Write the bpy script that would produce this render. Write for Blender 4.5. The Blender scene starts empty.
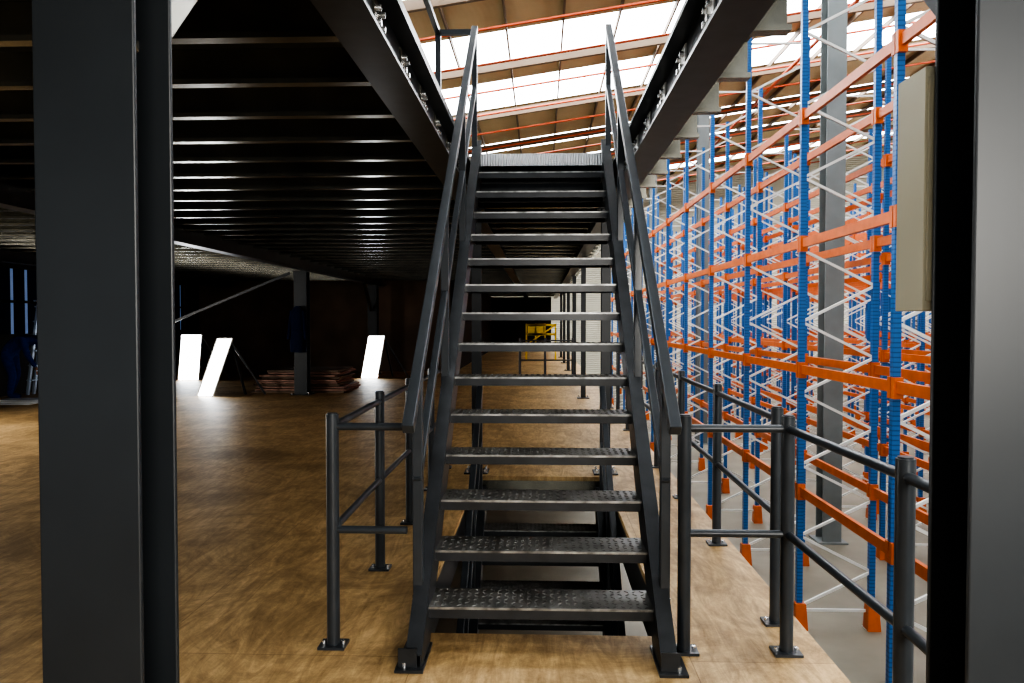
import bpy, math, random
from mathutils import Vector, Matrix
random.seed(7)
sc = bpy.context.scene

# ------------------------------------------------------------------ materials
def mat(name, col, rough=0.5, metal=0.0, var=0.0, vscale=4.0, bump=0.0, bscale=40.0, emit=None, es=0.0, spec=0.5):
    m = bpy.data.materials.new(name); m.use_nodes = True
    nt = m.node_tree; n = nt.nodes; l = nt.links
    b = n['Principled BSDF']
    b.inputs['Base Color'].default_value = (*col, 1)
    b.inputs['Roughness'].default_value = rough
    b.inputs['Metallic'].default_value = metal
    b.inputs['Specular IOR Level'].default_value = spec
    tc = n.new('ShaderNodeTexCoord')
    if var > 0:
        nz = n.new('ShaderNodeTexNoise'); nz.inputs['Scale'].default_value = vscale; nz.inputs['Detail'].default_value = 5
        l.new(tc.outputs['Object'], nz.inputs['Vector'])
        r = n.new('ShaderNodeValToRGB')
        r.color_ramp.elements[0].position = .3; r.color_ramp.elements[1].position = .7
        r.color_ramp.elements[0].color = (*[c*(1-var) for c in col], 1)
        r.color_ramp.elements[1].color = (*[min(1, c*(1+var)) for c in col], 1)
        l.new(nz.outputs['Fac'], r.inputs['Fac']); l.new(r.outputs['Color'], b.inputs['Base Color'])
    if bump > 0:
        n2 = n.new('ShaderNodeTexNoise'); n2.inputs['Scale'].default_value = bscale
        l.new(tc.outputs['Object'], n2.inputs['Vector'])
        bp = n.new('ShaderNodeBump'); bp.inputs['Strength'].default_value = bump; bp.inputs['Distance'].default_value = .01
        l.new(n2.outputs['Fac'], bp.inputs['Height']); l.new(bp.outputs['Normal'], b.inputs['Normal'])
    if emit:
        b.inputs['Emission Color'].default_value = (*emit, 1); b.inputs['Emission Strength'].default_value = es
    return m

def ply_mat(name, c1, c2, rough=.5):
    m = bpy.data.materials.new(name); m.use_nodes = True
    nt = m.node_tree; n = nt.nodes; l = nt.links; b = n['Principled BSDF']
    tc = n.new('ShaderNodeTexCoord')
    br = n.new('ShaderNodeTexBrick'); br.offset = .5
    br.inputs['Color1'].default_value = (1, 1, 1, 1); br.inputs['Color2'].default_value = (.88, .87, .85, 1)
    br.inputs['Mortar'].default_value = (.5, .44, .38, 1)
    br.inputs['Scale'].default_value = 1; br.inputs['Mortar Size'].default_value = .002
    br.inputs['Brick Width'].default_value = 2.4; br.inputs['Row Height'].default_value = 1.2
    mb = n.new('ShaderNodeMapping'); mb.inputs['Location'].default_value = (.9, .55, 0); mb.inputs['Rotation'].default_value = (0, 0, math.pi/2)
    l.new(tc.outputs['Object'], mb.inputs['Vector']); l.new(mb.outputs['Vector'], br.inputs['Vector'])
    mp = n.new('ShaderNodeMapping'); mp.inputs['Scale'].default_value = (4.5, .8, 1)
    l.new(tc.outputs['Object'], mp.inputs['Vector'])
    nz = n.new('ShaderNodeTexNoise'); nz.inputs['Scale'].default_value = 2.0; nz.inputs['Detail'].default_value = 12
    nz.inputs['Distortion'].default_value = 2.6; nz.inputs['Roughness'].default_value = .72
    l.new(mp.outputs['Vector'], nz.inputs['Vector'])
    r = n.new('ShaderNodeValToRGB'); r.color_ramp.elements[0].position = .32; r.color_ramp.elements[1].position = .64
    r.color_ramp.elements[0].color = (*c1, 1); r.color_ramp.elements[1].color = (*c2, 1)
    l.new(nz.outputs['Fac'], r.inputs['Fac'])
    nd = n.new('ShaderNodeTexNoise'); nd.inputs['Scale'].default_value = 1.1; nd.inputs['Detail'].default_value = 15
    nd.inputs['Roughness'].default_value = .85; nd.inputs['Distortion'].default_value = .6
    l.new(tc.outputs['Object'], nd.inputs['Vector'])
    rd = n.new('ShaderNodeValToRGB'); rd.color_ramp.elements[0].position = .42; rd.color_ramp.elements[1].position = .57
    rd.color_ramp.elements[0].color = (.50, .46, .40, 1); rd.color_ramp.elements[1].color = (1.06, 1.06, 1.05, 1)
    l.new(nd.outputs['Fac'], rd.inputs['Fac'])
    mx = n.new('ShaderNodeMix'); mx.data_type = 'RGBA'; mx.blend_type = 'MULTIPLY'; mx.inputs[0].default_value = 1
    l.new(r.outputs['Color'], mx.inputs[6]); l.new(br.outputs['Color'], mx.inputs[7])
    m2 = n.new('ShaderNodeMix'); m2.data_type = 'RGBA'; m2.blend_type = 'MULTIPLY'; m2.inputs[0].default_value = .8
    l.new(mx.outputs[2], m2.inputs[6]); l.new(rd.outputs['Color'], m2.inputs[7])
    l.new(m2.outputs[2], b.inputs['Base Color'])
    b.inputs['Roughness'].default_value = rough
    bp = n.new('ShaderNodeBump'); bp.inputs['Strength'].default_value = .2; bp.inputs['Distance'].default_value = .01
    l.new(nd.outputs['Fac'], bp.inputs['Height']); l.new(bp.outputs['Normal'], b.inputs['Normal'])
    return m

def upright_mat():
    m = bpy.data.materials.new('blue_upright_paint'); m.use_nodes = True
    nt = m.node_tree; n = nt.nodes; l = nt.links; b = n['Principled BSDF']
    tc = n.new('ShaderNodeTexCoord'); sp = n.new('ShaderNodeSeparateXYZ'); l.new(tc.outputs['Object'], sp.inputs[0])
    mu = n.new('ShaderNodeMath'); mu.operation = 'MULTIPLY'; mu.inputs[1].default_value = 20
    l.new(sp.outputs['Z'], mu.inputs[0])
    fr = n.new('ShaderNodeMath'); fr.operation = 'FRACT'; l.new(mu.outputs[0], fr.inputs[0])
    gt = n.new('ShaderNodeMath'); gt.operation = 'GREATER_THAN'; gt.inputs[1].default_value = .7; l.new(fr.outputs[0], gt.inputs[0])
    mx = n.new('ShaderNodeMix'); mx.data_type = 'RGBA'; l.new(gt.outputs[0], mx.inputs[0])
    mx.inputs[6].default_value = (.035, .145, .38, 1); mx.inputs[7].default_value = (.02, .085, .24, 1)
    l.new(mx.outputs[2], b.inputs['Base Color']); b.inputs['Roughness'].default_value = .3
    return m

def corr_mat(name, col, axis='Y', scale=5.0, rough=.55, metal=0.0, strength=.6):
    m = mat(name, col, rough, metal, var=.08, vscale=.6)
    nt = m.node_tree; n = nt.nodes; l = nt.links; b = n['Principled BSDF']
    tc = n.new('ShaderNodeTexCoord')
    w = n.new('ShaderNodeTexWave'); w.bands_direction = axis; w.inputs['Scale'].default_value = scale
    l.new(tc.outputs['Object'], w.inputs['Vector'])
    bp = n.new('ShaderNodeBump'); bp.inputs['Strength'].default_value = strength; bp.inputs['Distance'].default_value = .04
    l.new(w.outputs['Fac'], bp.inputs['Height']); l.new(bp.outputs['Normal'], b.inputs['Normal'])
    return m

STEEL = mat('charcoal_steel_paint', (.034, .037, .041), .32, .0, var=.25, vscale=9)
COL = mat('column_grey_paint', (.024, .028, .032), .42, 0, var=.08, vscale=5)
RAIL = mat('rail_grey_paint', (.044, .050, .057), .30, 0, var=.12, vscale=8)
TREAD = mat('chequer_plate_steel', (.16, .155, .145), .34, .5, var=.45, vscale=7)
NOSE = mat('worn_highlight_nosing_steel', (.30, .30, .29), .32, .7, var=.6, vscale=14)  # worn steel, made paler so the nosing highlight is painted in too
GALV = mat('galvanised_purlin', (.27, .26, .22), .24, .85, var=.35, vscale=3)
DECKU = mat('deck_underside', (.13, .125, .105), .35, .5, var=.3, vscale=2)
PLY = ply_mat('plywood_floor_boards', (.36, .225, .095), (.68, .475, .24))
PLYW = mat('hoarding_board', (.15, .10, .065), .7, 0, var=.3, vscale=1.2)
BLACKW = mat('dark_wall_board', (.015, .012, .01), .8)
CONC = mat('concrete_floor', (.21, .19, .145), .5, 0, var=.25, vscale=.7)
BLUE = upright_mat()
ORANGE = mat('orange_beam_paint', (.58, .135, .03), .4, 0, var=.12, vscale=5)
ZINC = mat('zinc_bracing', (.72, .72, .69), .4, .2)
FASC = corr_mat('landing_fascia_lit_pale', (.85, .86, .88), 'X', 14, .35, .3, .5)  # pale metal, brightness of the lit landing edge put into its colour
PIPE = mat('red_sprinkler_pipe', (.45, .08, .03), .5)
ROOF = corr_mat('roof_sheet_beige', (.48, .37, .21), 'Y', 4, .6)
PURL = mat('roof_purlin', (.16, .11, .07), .6)
WALLP = corr_mat('cladding_pale', (.46, .43, .35), 'Z', 2.0, .6)
SKY = mat('translucent_rooflight', (.9, .93, .95), .5, emit=(.90, .96, 1.0), es=8.5)
WIN = mat('window_glazing', (.5, .6, .8), .2, emit=(.30, .5, .95), es=.16)
WHITE = mat('work_light_diffuser', (.9, .92, .95), .3, emit=(.92, .96, 1.0), es=12)
FGLOW = mat('floor_glow_white', (.85, .87, .9), .35)
YEL = mat('yellow_paint', (.85, .62, .03), .4)
CREAMP = mat('cream_plastic', (.36, .34, .25), .45)
BLUECL = mat('blue_workwear', (.025, .055, .24), .85, 0, var=.2, vscale=20, spec=.2)
NAVY = mat('navy_cloth', (.008, .014, .045), .9, 0, var=.2, vscale=20, spec=.2)
SKIN = mat('skin', (.35, .18, .11), .5)
HAIR = mat('hair', (.02, .015, .01), .6)
BOLT = mat('zinc_bolt', (.75, .75, .75), .25, .8)
REDB = mat('reddish_timber', (.26, .14, .10), .6, 0, var=.3, vscale=6)
GREYC = mat('grey_column_paint', (.20, .22, .22), .5, 0, var=.1, vscale=2)
LADB = mat('ladder_aluminium', (.5, .6, .75), .35, .4)

# ------------------------------------------------------------------ mesh builder
class MB:
    def __init__(s, name): s.name = name; s.v = []; s.f = []; s.m = []; s.mats = []; s.sm = []
    def mi(s, m):
        if m not in s.mats: s.mats.append(m)
        return s.mats.index(m)
    def poly(s, vs, fs, m, smooth=False):
        o = len(s.v); s.v += [tuple(x) for x in vs]; i = s.mi(m)
        for f in fs: s.f.append([o+k for k in f]); s.m.append(i); s.sm.append(smooth)
    def box(s, x0, x1, y0, y1, z0, z1, m):
        vs = [(x0,y0,z0),(x1,y0,z0),(x1,y1,z0),(x0,y1,z0),(x0,y0,z1),(x1,y0,z1),(x1,y1,z1),(x0,y1,z1)]
        s.poly(vs, [(0,3,2,1),(4,5,6,7),(0,1,5,4),(1,2,6,5),(2,3,7,6),(3,0,4,7)], m)
    def bar(s, p, q, w, h, m, up=(0,0,1)):
        p = Vector(p); q = Vector(q); d = (q-p).normalized(); u = Vector(up)
        if abs(d.dot(u)) > .99: u = Vector((0,1,0))
        a = d.cross(u).normalized(); b = a.cross(d).normalized()
        vs = []
        for c in (p, q):
            for sx, sy in ((-1,-1),(1,-1),(1,1),(-1,1)):
                vs.append(c + a*sx*w/2 + b*sy*h/2)
        s.poly(vs, [(3,2,1,0),(4,5,6,7),(0,1,5,4),(1,2,6,5),(2,3,7,6),(3,0,4,7)], m)
    def cyl(s, p, q, r, m, n=12, r2=None):
        p = Vector(p); q = Vector(q); d = (q-p).normalized()
        u = Vector((0,0,1)) if abs(d.z) < .9 else Vector((0,1,0))
        a = d.cross(u).normalized(); b = a.cross(d); r2 = r if r2 is None else r2
        vs = [p+(a*math.cos(t)+b*math.sin(t))*r for t in [2*math.pi*i/n for i in range(n)]]
        vs += [q+(a*math.cos(t)+b*math.sin(t))*r2 for t in [2*math.pi*i/n for i in range(n)]]
        s.poly(vs, [(i,(i+1)%n,n+(i+1)%n,n+i) for i in range(n)], m, True)
        s.poly(vs[:n], [tuple(range(n-1,-1,-1))], m); s.poly(vs[n:], [tuple(range(n))], m)
    def prism_x(s, pts, x0, x1, m):
        n = len(pts)
        vs = [(x0,y,z) for y,z in pts]+[(x1,y,z) for y,z in pts]
        s.poly(vs, [tuple(range(n)), tuple(range(2*n-1,n-1,-1))]+[(i,n+i,n+(i+1)%n,(i+1)%n) for i in range(n)], m)
    def ibeam_y(s, xc, y0, y1, zb, zt, w, m, tf=.015, tw=.012):
        s.box(xc-w/2, xc+w/2, y0, y1, zb, zb+tf, m); s.box(xc-w/2, xc+w/2, y0, y1, zt-tf, zt, m)
        s.box(xc-tw/2, xc+tw/2, y0, y1, zb+tf, zt-tf, m)
    def ibeam_x(s, yc, x0, x1, zb, zt, w, m, tf=.015, tw=.012):
        s.box(x0, x1, yc-w/2, yc+w/2, zb, zb+tf, m); s.box(x0, x1, yc-w/2, yc+w/2, zt-tf, zt, m)
        s.box(x0, x1, yc-tw/2, yc+tw/2, zb+tf, zt-tf, m)
    def done(s, parent=None, bevel=0):
        me = bpy.data.meshes.new(s.name); me.from_pydata(s.v, [], s.f)
        for m in s.mats: me.materials.append(m)
        for p, i, k in zip(me.polygons, s.m, s.sm): p.material_index = i; p.use_smooth = k
        import bmesh
        bm = bmesh.new(); bm.from_mesh(me); bmesh.ops.recalc_face_normals(bm, faces=bm.faces); bm.to_mesh(me); bm.free()
        o = bpy.data.objects.new(s.name, me); sc.collection.objects.link(o)
        if bevel:
            b = o.modifiers.new('bev', 'BEVEL'); b.width = bevel; b.segments = 2; b.limit_method = 'ANGLE'
        if parent: o.parent = parent
        return o
def empty(name):
    e = bpy.data.objects.new(name, None); sc.collection.objects.link(e); return e

# ------------------------------------------------------------------ dims
G0 = -2.85; TOP = 2.85
XE = 1.26
HX0, HX1, HY0, HY1 = -.60, .60, 3.56, 7.2

# ------------------------------------------------------------------ floor of mezzanine
b = MB('floor')
LX = -10.4
for (x0,x1,y0,y1) in ((LX,XE,-3,HY0),(LX,HX0,HY0,HY1),(HX1,XE,HY0,HY1),(LX,XE,HY1,38)):
    b.box(x0,x1,y0,y1,-.038,0,PLY)
b.done()
b = MB('mezzanine_floor_framing')
b.ibeam_y(XE-.10,-3,38,-.36,-.04,.16,STEEL)
b.box(HX0-.012,HX0,HY0,HY1,-.30,-.04,STEEL); b.box(HX1,HX1+.012,HY0,HY1,-.30,-.04,STEEL)
b.box(HX0,HX1,HY0-.012,HY0,-.30,-.04,STEEL); b.box(HX0,HX1,HY1,HY1+.012,-.20,-.04,GALV)
for i in range(45):
    y = -2.7+i*.9
    if HY0-.1 < y < HY1+.1:
        b.box(LX,HX0-.05,y,y+.06,-.24,-.04,GALV); b.box(HX1+.05,XE-.2,y,y+.06,-.24,-.04,GALV)
    else: b.box(LX,XE-.2,y,y+.06,-.24,-.04,GALV)
b.done()
b = MB('ground_floor'); b.box(-25,34,-12,62,G0-.2,G0,CONC); b.done()

# ------------------------------------------------------------------ stairs
RISE=.19; RUN=.2155
def chequer(b, x0, x1, y0, y1, z, m):
    sp=.034
    nx=int((x1-x0)/sp); ny=int((y1-y0)/sp)
    for i in range(nx):
        for j in range(ny):
            cx=x0+(i+.5)*(x1-x0)/nx; cy=y0+(j+.5)*(y1-y0)/ny
            a=math.pi/4 if (i+j)%2 else -math.pi/4
            dx,dy=math.cos(a),math.sin(a); L=.0155; W=.0048; h=.003
            p=[(cx+dx*L,cy+dy*L),(cx-dy*W,cy+dx*W),(cx-dx*L,cy-dy*L),(cx+dy*W,cy-dx*W)]
            vs=[(u,v,z) for u,v in p]+[(cx+(u-cx)*.6,cy+(v-cy)*.6,z+h) for u,v in p]
            b.poly(vs,[(4,5,6,7),(0,1,5,4),(1,2,6,5),(2,3,7,6),(3,0,4,7)],m)
def staircase(name, yn0, zn0, n, fascia=False):
    par = empty(name)
    k = RISE/RUN
    t = MB('treads')
    for i in range(n-1 if fascia else n):
        y=yn0+i*RUN; z=zn0+i*RISE
        t.box(-.5,.5,y,y+.25,z-.006,z,TREAD)
        t.box(-.5,.5,y,y+.006,z-.05,z-.009,STEEL)
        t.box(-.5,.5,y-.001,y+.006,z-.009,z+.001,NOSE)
        t.box(-.5,.5,y+.244,y+.25,z-.05,z-.006,STEEL)
        for s in (-1,1):
            xx=s*.497
            t.box(min(xx,xx-s*.006),max(xx,xx-s*.006),y+.01,y+.24,z-.05,z-.006,STEEL)
        chequer(t,-.49,.49,y+.008,y+.244,z,TREAD)
    if fascia:
        y=yn0+(n-1)*RUN; z=zn0+(n-1)*RISE
        t.box(-.5,.5,y,y+.20,z-.012,z,TREAD)
        t.box(-.5,.5,y-.004,y+.004,z-.10,z,FASC)
        chequer(t,-.49,.49,y+.006,y+.19,z,TREAD)
    t.done(par)
    st = MB('stringers')
    f=lambda y,o: zn0+(y-yn0)*k+o
    zb=zn0-RISE
    yf=yn0-.20; yb=yn0+(zb-zn0+.20)/k
    ye=yn0+(n-1)*RUN+.10
    pts=[(yf,zb),(yf,max(zb+.02,f(yf,.05))),(ye,f(ye,.05)),(ye,f(ye,-.20)),(yb,zb)]
    for s in (-1,1):
        x0=s*.50; x1=s*.508
        st.prism_x(pts,min(x0,x1),max(x0,x1),STEEL)
        for off in (.045,-.20):
            ya=yf if off>0 else yb
            st.bar((s*.535,ya,f(ya,off)),(s*.535,ye,f(ye,off)),.07,.009,STEEL,up=(0,-.6,.8))
    st.done(par)
    ft = MB('stringer_feet')
    for s in (-1,1):
        x0,x1=sorted((s*.50,s*.60))
        ft.box(x0-.01,x1+.01,yf-.04,yb+.04,zb,zb+.012,STEEL)
        ft.box(x0,x1-.02,yf-.008,yf,zb+.012,zb+.09,STEEL)
        for yy in (yf,yb): ft.cyl((s*.575,yy,zb+.012),(s*.575,yy,zb+.03),.012,BOLT,6)
    ft.done(par)
    h = MB('handrails')
    X=.555
    ys=[yn0+.06, yn0+1.05, yn0+2.05, yn0+(n-1)*RUN+.04]
    ya=yn0-.20; yz=ys[-1]
    for s in (-1,1):
        for y in ys:
            h.box(s*X-.022,s*X+.022,y-.022,y+.022,f(y,-.08),f(y,.99),RAIL)
            h.box(min(s*.508,s*(X+.02)),max(s*.508,s*(X+.02)),y-.05,y+.05,f(y,-.12),f(y,-.02),STEEL)
            for dz in (-.04,-.10): h.cyl((s*(X+.02),y+.035,f(y,dz)),(s*(X+.032),y+.035,f(y,dz)),.01,BOLT,6)
        h.bar((s*X,ya,f(ya,1.0)),(s*X,yz+.02,f(yz+.02,1.0)),.05,.05,RAIL)
        h.bar((s*X,ys[0]-.02,f(ys[0]-.02,.52)),(s*X,yz,f(yz,.52)),.038,.038,RAIL)
    h.done(par,.004)
    return par
staircase('staircase',3.38,RISE,15,True)
staircase('staircase',HY1-.06-14*RUN,-RISE*15+RISE,14)

# ------------------------------------------------------------------ upper deck
b=MB('ceiling_upper_deck')
b.box(LX,-.60,-3,6.62,TOP-.03,TOP,DECKU)
b.box(LX,1.0,6.62,38,TOP-.03,TOP,DECKU)
b.box(.62,1.0,-3,6.62,TOP-.03,TOP,DECKU)
b.box(LX-8,LX,-3,38,TOP-.03,TOP,DECKU)
b.done()
b=MB('deck_joists')
y=-2.8
while y<37.9:
    segs=[(LX+.02,-.70)] if y<6.7 else [(LX+.02,.62)]
    segs.append((.81,1.0))
    for x0,x1 in segs:
        m=GALV
        b.box(x0,x1,y,y+.006,TOP-.22,TOP-.031,m)
        b.box(x0,x1,y-.06,y,TOP-.22,TOP-.214,m)
        b.box(x0,x1,y-.06,y-.055,TOP-.214,TOP-.195,m)
    y+=.6
b.done()
b=MB('deck_main_beams')
b.ibeam_y(-.69,-3,38,TOP-.30,TOP-.03,.18,STEEL)
b.ibeam_y(.70,-3,38,TOP-.30,TOP-.03,.18,STEEL)
b.ibeam_y(-4.6,-3,38,TOP-.40,TOP-.04,.18,STEEL)
b.ibeam_y(-9.0,-3,38,TOP-.40,TOP-.04,.18,STEEL)
b.ibeam_x(6.72,-.60,.60,TOP-.30,TOP-.03,.14,STEEL)
y=-2.8
while y<6.6:
    for s,x in ((-1,-.684),(1,.694)):
        side=1 if s<0 else -1
        x0,x1=sorted((x+side*.001,x+side*.010))
        b.box(x0,x1,y-.08,y+.08,TOP-.27,TOP-.06,ZINC if s>0 else GALV)
        for dz in (-.22,-.16,-.10):
            for dy in (-.04,.04):
                b.cyl((x+side*.010,y+dy,TOP+dz),(x+side*.030,y+dy,TOP+dz),.015,BOLT,6)
    y+=.6
b.done()

b=MB('upper_guard_rail')
X=-.86
for y in (2.6,4.5,6.45): b.box(X-.022,X+.022,y-.022,y+.022,TOP,TOP+1.02,RAIL)
for z in (.52,1.02):
    b.bar((X,.8,TOP+z),(X,6.47,TOP+z),.04,.04,RAIL)
b.bar((X,6.45,TOP+1.02),(-.58,6.45,TOP+1.02),.04,.04,RAIL)
b.done()

# ------------------------------------------------------------------ columns
def column(name,x,y,w,d,z0,z1,m,base=True,brace=0):
    b=MB(name)
    t=.012
    b.box(x-w/2,x+w/2,y,y+t,z0+.015,z1,m); b.box(x-w/2,x+w/2,y+d-t,y+d,z0+.015,z1,m)
    b.box(x-.005,x+.005,y+t,y+d-t,z0+.015,z1,m)
    if base: b.box(x-w/2-.07,x+w/2+.07,y-.07,y+d+.07,z0,z0+.015,m)
    b.box(x-w/2-.03,x+w/2+.03,y-.03,y+d+.03,z1,z1+.012,m)
    if brace:
        b.bar((x,y+d,z1-.50),(x,y+d+.46,z1-.02),.07,.07,m if brace==1 else GALV)
    for sx in (-1,1):
        for sy in (-.04,d+.04):
            b.cyl((x+sx*(w/2+.04),y+sy,z0+.015),(x+sx*(w/2+.04),y+sy,z0+.045),.014,BOLT,6)
    b.done(bevel=.003)
column('steel_column',-.900,1.49,.205,.16,0,TOP-.315,COL,brace=2)
column('steel_column',.900,1.44,.215,.155,0,TOP-.315,COL,brace=1)
for y in (14.5,18.5,22.5,26.5,30.5): column('steel_column',.80,y,.09,.09,0,TOP-.315,COL)
for x,y in ((-4.6,8.2),(-4.75,15),(-4.6,20.8),(-9.0,8.2),(-8.9,19.2)): column('steel_column',x,y,.26,.22,0,TOP-.415,COL)
for x,y in ((-.62,7.35),(.62,7.35)): column('steel_column',x,y,.09,.09,0,TOP-.32,COL)

b=MB('diagonal_tie_brace')
b.bar((-7.6,15,1.32),(-4.95,15,TOP-.45),.05,.05,COL)
b.done()
b=MB('knee_brace'); b.bar((-4.6,20.7,1.75),(-4.6,19.9,TOP-.43),.07,.07,GALV); b.done()

b=MB('cream_trunking_box')
b.box(.778,.858,1.60,1.72,1.49,1.985,CREAMP); b.box(.783,.853,1.597,1.60,1.51,1.965,CREAMP)
b.done(bevel=.02)

# ------------------------------------------------------------------ guard rails
def guard(name, pts, r=.029, h=1.05, ret=None):
    b=MB(name)
    for x,y in pts:
        b.cyl((x,y,.012),(x,y,h),r,RAIL,16)
        b.cyl((x,y,h),(x,y,h+.006),r*.8,RAIL,16)
        b.box(x-.06,x+.06,y-.05,y+.05,0,.012,RAIL)
        for s in (-1,1): b.cyl((x+s*.044,y+.0,.012),(x+s*.044,y,.026),.009,BOLT,6)
    segs=list(zip(pts[:-1],pts[1:]))
    if ret: segs+=ret
    for a,c in segs:
        for z in (h-.055,.53):
            b.cyl((a[0],a[1],z),(c[0],c[1],z),.0175,RAIL,12)
    b.done()
guard('guard_rail',[(-.935,3.4),(-.95,4.48),(-.95,5.5),(-.95,6.6),(-.95,7.6)],ret=[((-.935,3.4),(-.60,3.4))])
guard('guard_rail',[(.635,3.4),(1.085,3.4),(1.11,2.37),(1.10,1.75)])
guard('guard_rail',[(1.14,3.74),(1.155,5.06),(1.16,6.38),(1.16,7.7),(1.16,9.0),(1.16,10.3),(1.16,11.6),(1.16,12.9)])
guard('guard_rail',[(-.5,18.2),(.1,18.2),(.75,18.2)])

# ------------------------------------------------------------------ mid-distance interior
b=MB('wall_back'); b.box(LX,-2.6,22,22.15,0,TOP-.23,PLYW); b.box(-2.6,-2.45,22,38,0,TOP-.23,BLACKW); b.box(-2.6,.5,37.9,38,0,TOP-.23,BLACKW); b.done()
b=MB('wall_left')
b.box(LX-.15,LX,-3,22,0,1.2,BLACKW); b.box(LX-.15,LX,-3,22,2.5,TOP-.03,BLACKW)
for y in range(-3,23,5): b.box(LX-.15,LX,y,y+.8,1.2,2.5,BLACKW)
b.done()
w=0
for y in range(-3,18,5):
    w+=1; b=MB('window_%d'%w)
    b.box(LX-.10,LX-.08,y+.8,y+5,1.2,2.5,WIN)
    k=y+.8
    while k<y+5: b.box(LX-.08,LX-.03,k,k+.26,1.2,2.5,NAVY); k+=.42
    b.box(LX-.08,LX-.03,y+.8,y+5,1.82,1.87,STEEL)
    b.done()

def leaning(name,x0,y0,w,h,lean,yl,t=.03):
    b=MB(name)
    vs=[(x0,y0,0),(x0+w,y0,0),(x0+w+lean,y0+yl,h),(x0+lean,y0+yl,h)]
    vs+= [(x,y+t,z) for x,y,z in vs]
    b.poly(vs,[(0,1,2,3)],WHITE)
    b.poly(vs,[(7,6,5,4),(0,4,5,1),(1,5,6,2),(2,6,7,3),(3,7,4,0)],STEEL)
    for i,j in ((0,1),(1,2),(2,3),(3,0)): b.bar(vs[i],vs[j],.025,.025,ZINC)
    tx=x0+w+lean*.9
    for dx in (.15,.55): b.bar((tx,vs[2][1]+t,h*.93),(tx+dx,y0+yl+.35,0),.035,.035,STEEL)
    b.done()
leaning('work_light_panel',-8.95,18.6,.52,1.12,0,.2)
leaning('work_light_panel',-6.65,14.6,.30,1.12,.36,.1)
leaning('work_light_panel',-4.56,19.3,.42,1.08,.14,.25)
b=MB('timber_sheet_stack')
z=0
for i in range(10):
    dx=random.uniform(-.10,.10); dy=random.uniform(-.08,.08)
    b.box(-5.85+dx+.03*i,-3.95+dx-.02*i,15.4+dy,16.7+dy,z,z+.035,REDB if i%3 else PLYW); z+=.047
    for q in (-5.3,-4.4): b.box(q,q+.08,15.5,16.5,z-.012,z,PLYW)
b.done()
b=MB('floor_glow_sheets')  # white sheets added in place of a bright reflection on the floor
for i in range(3): b.box(-9.9+.1*i,-8.9+.12*i,13.0+.1*i,13.5+.1*i,.02*i,.02*i+.015,FGLOW)
b.done()
b=MB('step_ladder')
LXX=-10.0; LY=14.75
for s in (0,.45):
    b.bar((LXX-.12,LY+s*.4,0),(LXX+.12,LY+s*.4+.02,1.85),.04,.06,LADB)
    b.bar((LXX+.45,LY+s*.4,0),(LXX+.16,LY+s*.4+.02,1.85),.035,.035,LADB)
for i in range(6):
    z=.29*(i+1); b.box(LXX-.14+.037*i,LXX-.02+.037*i,LY,LY+.2,z-.012,z+.012,LADB)
b.box(LXX+.04,LXX+.26,LY-.02,LY+.22,1.84,1.87,LADB)
b.done()
b=MB('yellow_pallet_gate')
for z in (.55,.95,1.3): b.bar((-.55,29,z),(.55,29,z),.06,.08,YEL)
for x in (-.55,-.2,.15,.55): b.bar((x,29,0 if abs(x)>.5 else .55),(x,29,1.35),.06,.06,YEL)
b.bar((-.55,29,.55),(.55,29,1.3),.05,.05,YEL)
b.box(-.5,.1,28.97,29.0,.9,1.32,YEL); b.done()

# ------------------------------------------------------------------ people
def skinned(name, verts, edges, rad, m, parent, sub=2, root=0):
    me=bpy.data.meshes.new(name); me.from_pydata(verts,edges,[])
    o=bpy.data.objects.new(name,me); sc.collection.objects.link(o); me.materials.append(m)
    md=o.modifiers.new('s','SKIN'); md.use_smooth_shade=True
    for i,r in enumerate(rad):
        me.skin_vertices[0].data[i].radius=(r,r)
        me.skin_vertices[0].data[i].use_root=(i==root)
    sb=o.modifiers.new('ss','SUBSURF'); sb.levels=sub; sb.render_levels=sub
    o.parent=parent; return o
def ellipsoid(name,c,r,m,parent,rot=0):
    b=MB(name); n=20; k=12; vs=[]; fs=[]
    for i in range(k+1):
        th=math.pi*i/k
        for j in range(n):
            ph=2*math.pi*j/n
            vs.append(Vector((r[0]*math.sin(th)*math.cos(ph),r[1]*math.sin(th)*math.sin(ph),r[2]*math.cos(th))))
    R=Matrix.Rotation(rot,3,'Y')
    vs=[R@v+Vector(c) for v in vs]
    for i in range(k):
        for j in range(n): fs.append((i*n+j,i*n+(j+1)%n,(i+1)*n+(j+1)%n,(i+1)*n+j))
    b.poly(vs,fs,m,True); return b.done(parent)
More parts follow.
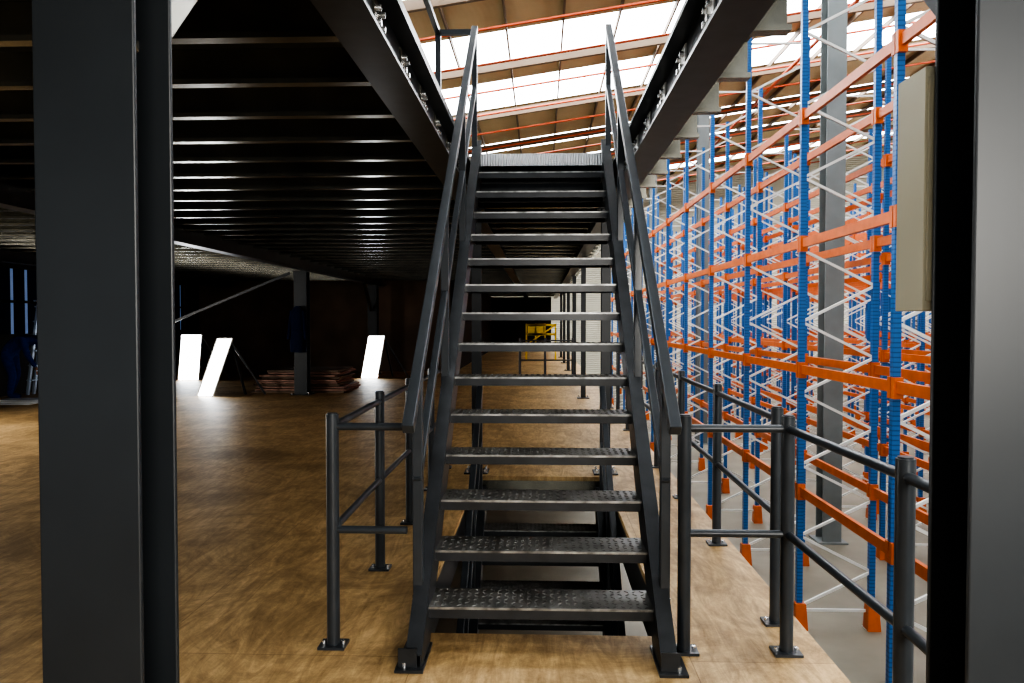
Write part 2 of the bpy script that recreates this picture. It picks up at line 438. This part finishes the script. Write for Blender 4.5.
def worker(name,ox,oy):
    p=empty(name)
    P=lambda x,y,z:(ox+x,oy+y,z)
    v=[P(0,0,.88),P(.10,0,1.0),P(.27,0,1.10),P(.42,0,1.15),P(.52,0,1.13),
       P(0,.1,.84),P(.06,.13,.46),P(-.08,.14,.09),P(.12,.15,.045),
       P(0,-.1,.84),P(.16,-.13,.47),P(.10,-.14,.09),P(.30,-.15,.045),
       P(.42,.19,1.12),P(.50,.22,.84),P(.60,.17,.62),
       P(.42,-.19,1.12),P(.50,-.22,.84),P(.62,-.17,.62)]
    e=[(0,1),(1,2),(2,3),(3,4),(0,5),(5,6),(6,7),(7,8),(0,9),(9,10),(10,11),(11,12),(3,13),(13,14),(14,15),(3,16),(16,17),(17,18)]
    r=[.145,.14,.15,.13,.06,.105,.075,.05,.045,.105,.075,.05,.045,.07,.052,.038,.07,.052,.038]
    skinned('body_overalls',v,e,r,BLUECL,p)
    ellipsoid('head',P(.66,0,1.14),(.085,.075,.115),SKIN,p,math.radians(60))
    ellipsoid('hair',P(.645,0,1.165),(.088,.08,.108),HAIR,p,math.radians(60))
    ellipsoid('nose',P(.735,0,1.10),(.018,.012,.02),SKIN,p)
    for s in (-1,1):
        ellipsoid('ear',P(.655,s*.076,1.13),(.02,.01,.03),SKIN,p)
        ellipsoid('eye',P(.725,s*.03,1.135),(.008,.008,.008),HAIR,p)
        x,y,z=.60+(.02 if s<0 else 0),.17*s,.62
        skinned('palm',[P(x,y,z),P(x+.03,y,z-.07)],[(0,1)],[.026,.03],SKIN,p)
        for k in range(4):
            a=P(x+.03,y+(k-1.5)*.02,z-.08); L=[.06,.07,.065,.05][k]
            skinned('finger_%d'%k,[a,(a[0]+.02,a[1],a[2]-L*.6),(a[0]+.01,a[1],a[2]-L)],[(0,1),(1,2)],[.009,.009,.007],SKIN,p,1)
        a=P(x+.02,y-s*.03,z-.03)
        skinned('thumb',[a,(a[0]+.03,a[1]-s*.02,a[2]-.03),(a[0]+.035,a[1]-s*.02,a[2]-.06)],[(0,1),(1,2)],[.011,.01,.008],SKIN,p,1)
worker('worker_bending',-9.85,13.85)
b=MB('jacket_hanging_on_column')
n=14
rings=[(1.75,.05,.05),(1.68,.12,.08),(1.5,.15,.10),(1.3,.15,.11),(1.05,.17,.12),(.85,.16,.11)]
vs=[];fs=[]
for z,rx,ry in rings:
    for j in range(n):
        t=2*math.pi*j/n; q=1+.08*math.sin(5*t)
        vs.append((-4.75+rx*math.cos(t)*q,14.86+ry*math.sin(t)*q,z))
for i in range(len(rings)-1):
    for j in range(n): fs.append((i*n+j,i*n+(j+1)%n,(i+1)*n+(j+1)%n,(i+1)*n+j))
b.poly(vs,fs,NAVY,True)
for s in (-1,1): b.cyl((-4.75+s*.11,14.85,1.66),(-4.75+s*.17,14.80,1.1),.05,NAVY,10,.04)
b.done()

# ------------------------------------------------------------------ racks
def rack(x0, depth, ys, ztop, levels, feet=True, pitch=.5):
    b=MB('pallet_rack'); x1=x0+depth
    for y in ys:
        for x in (x0,x1):
            h=.040
            b.box(x-h,x+h,y-.035,y-.029,G0+.01,ztop,BLUE)
            b.box(x-h,x-h+.006,y-.029,y+.04,G0+.01,ztop,BLUE); b.box(x+h-.006,x+h,y-.029,y+.04,G0+.01,ztop,BLUE)
            b.box(x-.09,x+.09,y-.08,y+.08,G0,G0+.01,ZINC)
        z=G0+.3; s=0
        b.bar((x0,y,z-.05),(x1,y,z-.05),.03,.035,ZINC)
        while z<ztop-pitch:
            a=(x0 if s==0 else x1); c=(x1 if s==0 else x0)
            b.bar((a,y,z),(c,y,z+pitch),.03,.035,ZINC); z+=pitch; s=1-s
        b.bar((x0,y,ztop-.1),(x1,y,ztop-.1),.03,.035,ZINC)
        if feet:
            for x in (x0,x1):
                b.poly([(x-.09,y-.13,G0),(x+.09,y-.13,G0),(x+.07,y-.10,G0+.36),(x-.07,y-.10,G0+.36),
                        (x-.09,y+.05,G0),(x+.09,y+.05,G0),(x+.07,y+.05,G0+.36),(x-.07,y+.05,G0+.36)],
                       [(0,1,2,3),(0,4,7,3),(1,5,6,2),(3,2,6,7)],ORANGE)
    for ya,yb in zip(ys[:-1],ys[1:]):
        for z in levels:
            for x in (x0,x1):
                b.box(x-.025,x+.025,ya+.04,yb-.04,z-.12,z,ORANGE)
                for yy in (ya+.04,yb-.045): b.box(x-.05,x+.05,yy-.03,yy+.035,z-.18,z+.04,ORANGE)
    b.done()
Ys=[5.15+2.85*i for i in range(15)]
LV=[-.85,.85,2.6,4.35]
rack(3.63,1.0,Ys,6.4,LV)
rack(6.2,1.0,[y+.4 for y in Ys],6.4,[l+.05 for l in LV])
rack(7.5,1.0,[y+.9 for y in Ys],6.4,[l-.1 for l in LV])
rack(10.0,1.0,[y+1.3 for y in Ys[1:]],6.4,LV)
rack(11.3,1.0,[y+.3 for y in Ys[1:]],6.4,[l+.2 for l in LV])
rack(13.8,1.0,[y+.3 for y in Ys[2:]],6.4,LV)
rack(15.1,1.0,[y+1.3 for y in Ys[2:]],6.4,LV)
rack(17.6,1.0,[y+.6 for y in Ys[3:]],6.4,LV)
rack(18.9,1.0,[y+1.6 for y in Ys[3:]],6.4,LV)
rack(24.0,1.0,[y+.6 for y in Ys[3:]],6.4,LV)

def bcol(x,y):
    b=MB('warehouse_column'); w=.36
    b.box(x-w/2,x+w/2,y,y+.03,G0,10.9,GREYC); b.box(x-w/2,x+w/2,y+.35,y+.38,G0,10.9,GREYC); b.box(x-.012,x+.012,y+.03,y+.35,G0,10.9,GREYC)
    b.box(x-w/2-.1,x+w/2+.1,y-.1,y+.48,G0,G0+.03,GREYC); b.done()
for y in (15.,27.,39.,51.): bcol(5.64,y)
for y in (21.,33.,45.): bcol(21.8,y)

# ------------------------------------------------------------------ warehouse shell
Z0=11.; S=.15
zr=lambda x: Z0+S*x
RX0,RX1=-25.,34.
b=MB('ceiling_roof')
strips=[(-4,-2.4),(4,6),(12,14.5),(20,22),(25.0,28.8),(30.0,33.6),(40,42),(46,48),(54,56)]
def slab(bb,x0,x1,y0,y1,m,dz=0):
    bb.poly([(x0,y0,zr(x0)+dz),(x1,y0,zr(x1)+dz),(x1,y1,zr(x1)+dz),(x0,y1,zr(x0)+dz),
             (x0,y0,zr(x0)+dz+.05),(x1,y0,zr(x1)+dz+.05),(x1,y1,zr(x1)+dz+.05),(x0,y1,zr(x0)+dz+.05)],
            [(0,1,2,3),(7,6,5,4),(0,4,5,1),(1,5,6,2),(2,6,7,3),(3,7,4,0)],m)
prev=-12.
for a,c in strips:
    slab(b,RX0,RX1,prev,a,ROOF); slab(b,RX0+1,RX1-1,a,c,SKY)
    slab(b,RX0,RX0+1,a,c,ROOF); slab(b,RX1-1,RX1,a,c,ROOF); prev=c
slab(b,RX0,RX1,prev,62,ROOF); b.done()
b=MB('roof_purlins')
x=RX0+.5
while x<RX1:
    b.box(x-.03,x+.03,-11.9,61.9,zr(x)-.22,zr(x)-.02,PURL); x+=1.8
for y in range(-9,60,6):
    b.bar((RX0+.2,y,zr(RX0+.2)-.45),(RX1-.2,y,zr(RX1-.2)-.45),.16,.3,PURL)
b.done()
b=MB('sprinkler_pipes')
y=-10.3
while y<60:
    b.cyl((RX0+.5,y,zr(RX0+.5)-.75),(RX1-.5,y,zr(RX1-.5)-.75),.045,PIPE,8); y+=3.0
for x in (-9,10,19): b.cyl((x,-11,zr(x)-.9),(x,61,zr(x)-.9),.07,PIPE,8)
b.done()
b=MB('wall_far'); b.box(RX0,RX1,62,62.2,G0,17,WALLP); b.done()
b=MB('wall_right'); b.box(RX1,RX1+.2,-12,62,G0,17,WALLP); b.done()
b=MB('wall_outer_left'); b.box(RX0-.2,RX0,-12,62,G0,17,WALLP); b.done()
for i,y in enumerate(range(-8,60,8)):
    b=MB('window_%d'%(10+i)); b.box(RX1-.05,RX1-.02,y,y+5,3,7,SKY)
    for k in range(6): b.box(RX1-.08,RX1-.05,y+k-.03,y+k+.03,3,7,GREYC)
    b.done()

# ------------------------------------------------------------------ lights
def area(name,loc,target,sx,sy,p,col):
    L=bpy.data.lights.new(name,'AREA'); L.shape='RECTANGLE'; L.size=sx; L.size_y=sy; L.energy=p; L.color=col
    o=bpy.data.objects.new(name,L); sc.collection.objects.link(o); o.location=loc
    o.rotation_euler=(Vector(target)-Vector(loc)).to_track_quat('-Z','Y').to_euler()
area('daylight_from_behind',(2.4,-4.5,2.3),(.6,4.2,0),3.5,1.0,430,(1,.95,.87))  # unseen area light behind the camera, standing in for daylight from an opening
area('fill_from_left',(-9.9,8.5,1.3),(0,7,2.5),3,2,440,(1,.98,.94))  # fill light added out of view at left to brighten joists and ceiling
w=bpy.data.worlds.new('World'); sc.world=w; w.use_nodes=True
w.node_tree.nodes['Background'].inputs[0].default_value=(.8,.9,1,1); w.node_tree.nodes['Background'].inputs[1].default_value=.5

# ------------------------------------------------------------------ camera
cd=bpy.data.cameras.new('camera'); cam=bpy.data.objects.new('camera',cd); sc.collection.objects.link(cam)
cd.sensor_width=36; cd.lens=27; cd.clip_start=.05; cd.clip_end=300
cam.location=(0,0,1.47); cam.rotation_euler=(math.radians(90-1.57),0,math.radians(2.16))
sc.camera=cam
try:
    sc.view_settings.view_transform='AgX'; sc.view_settings.look='AgX - Very High Contrast'; sc.view_settings.exposure=.15
except Exception as e: print(e)
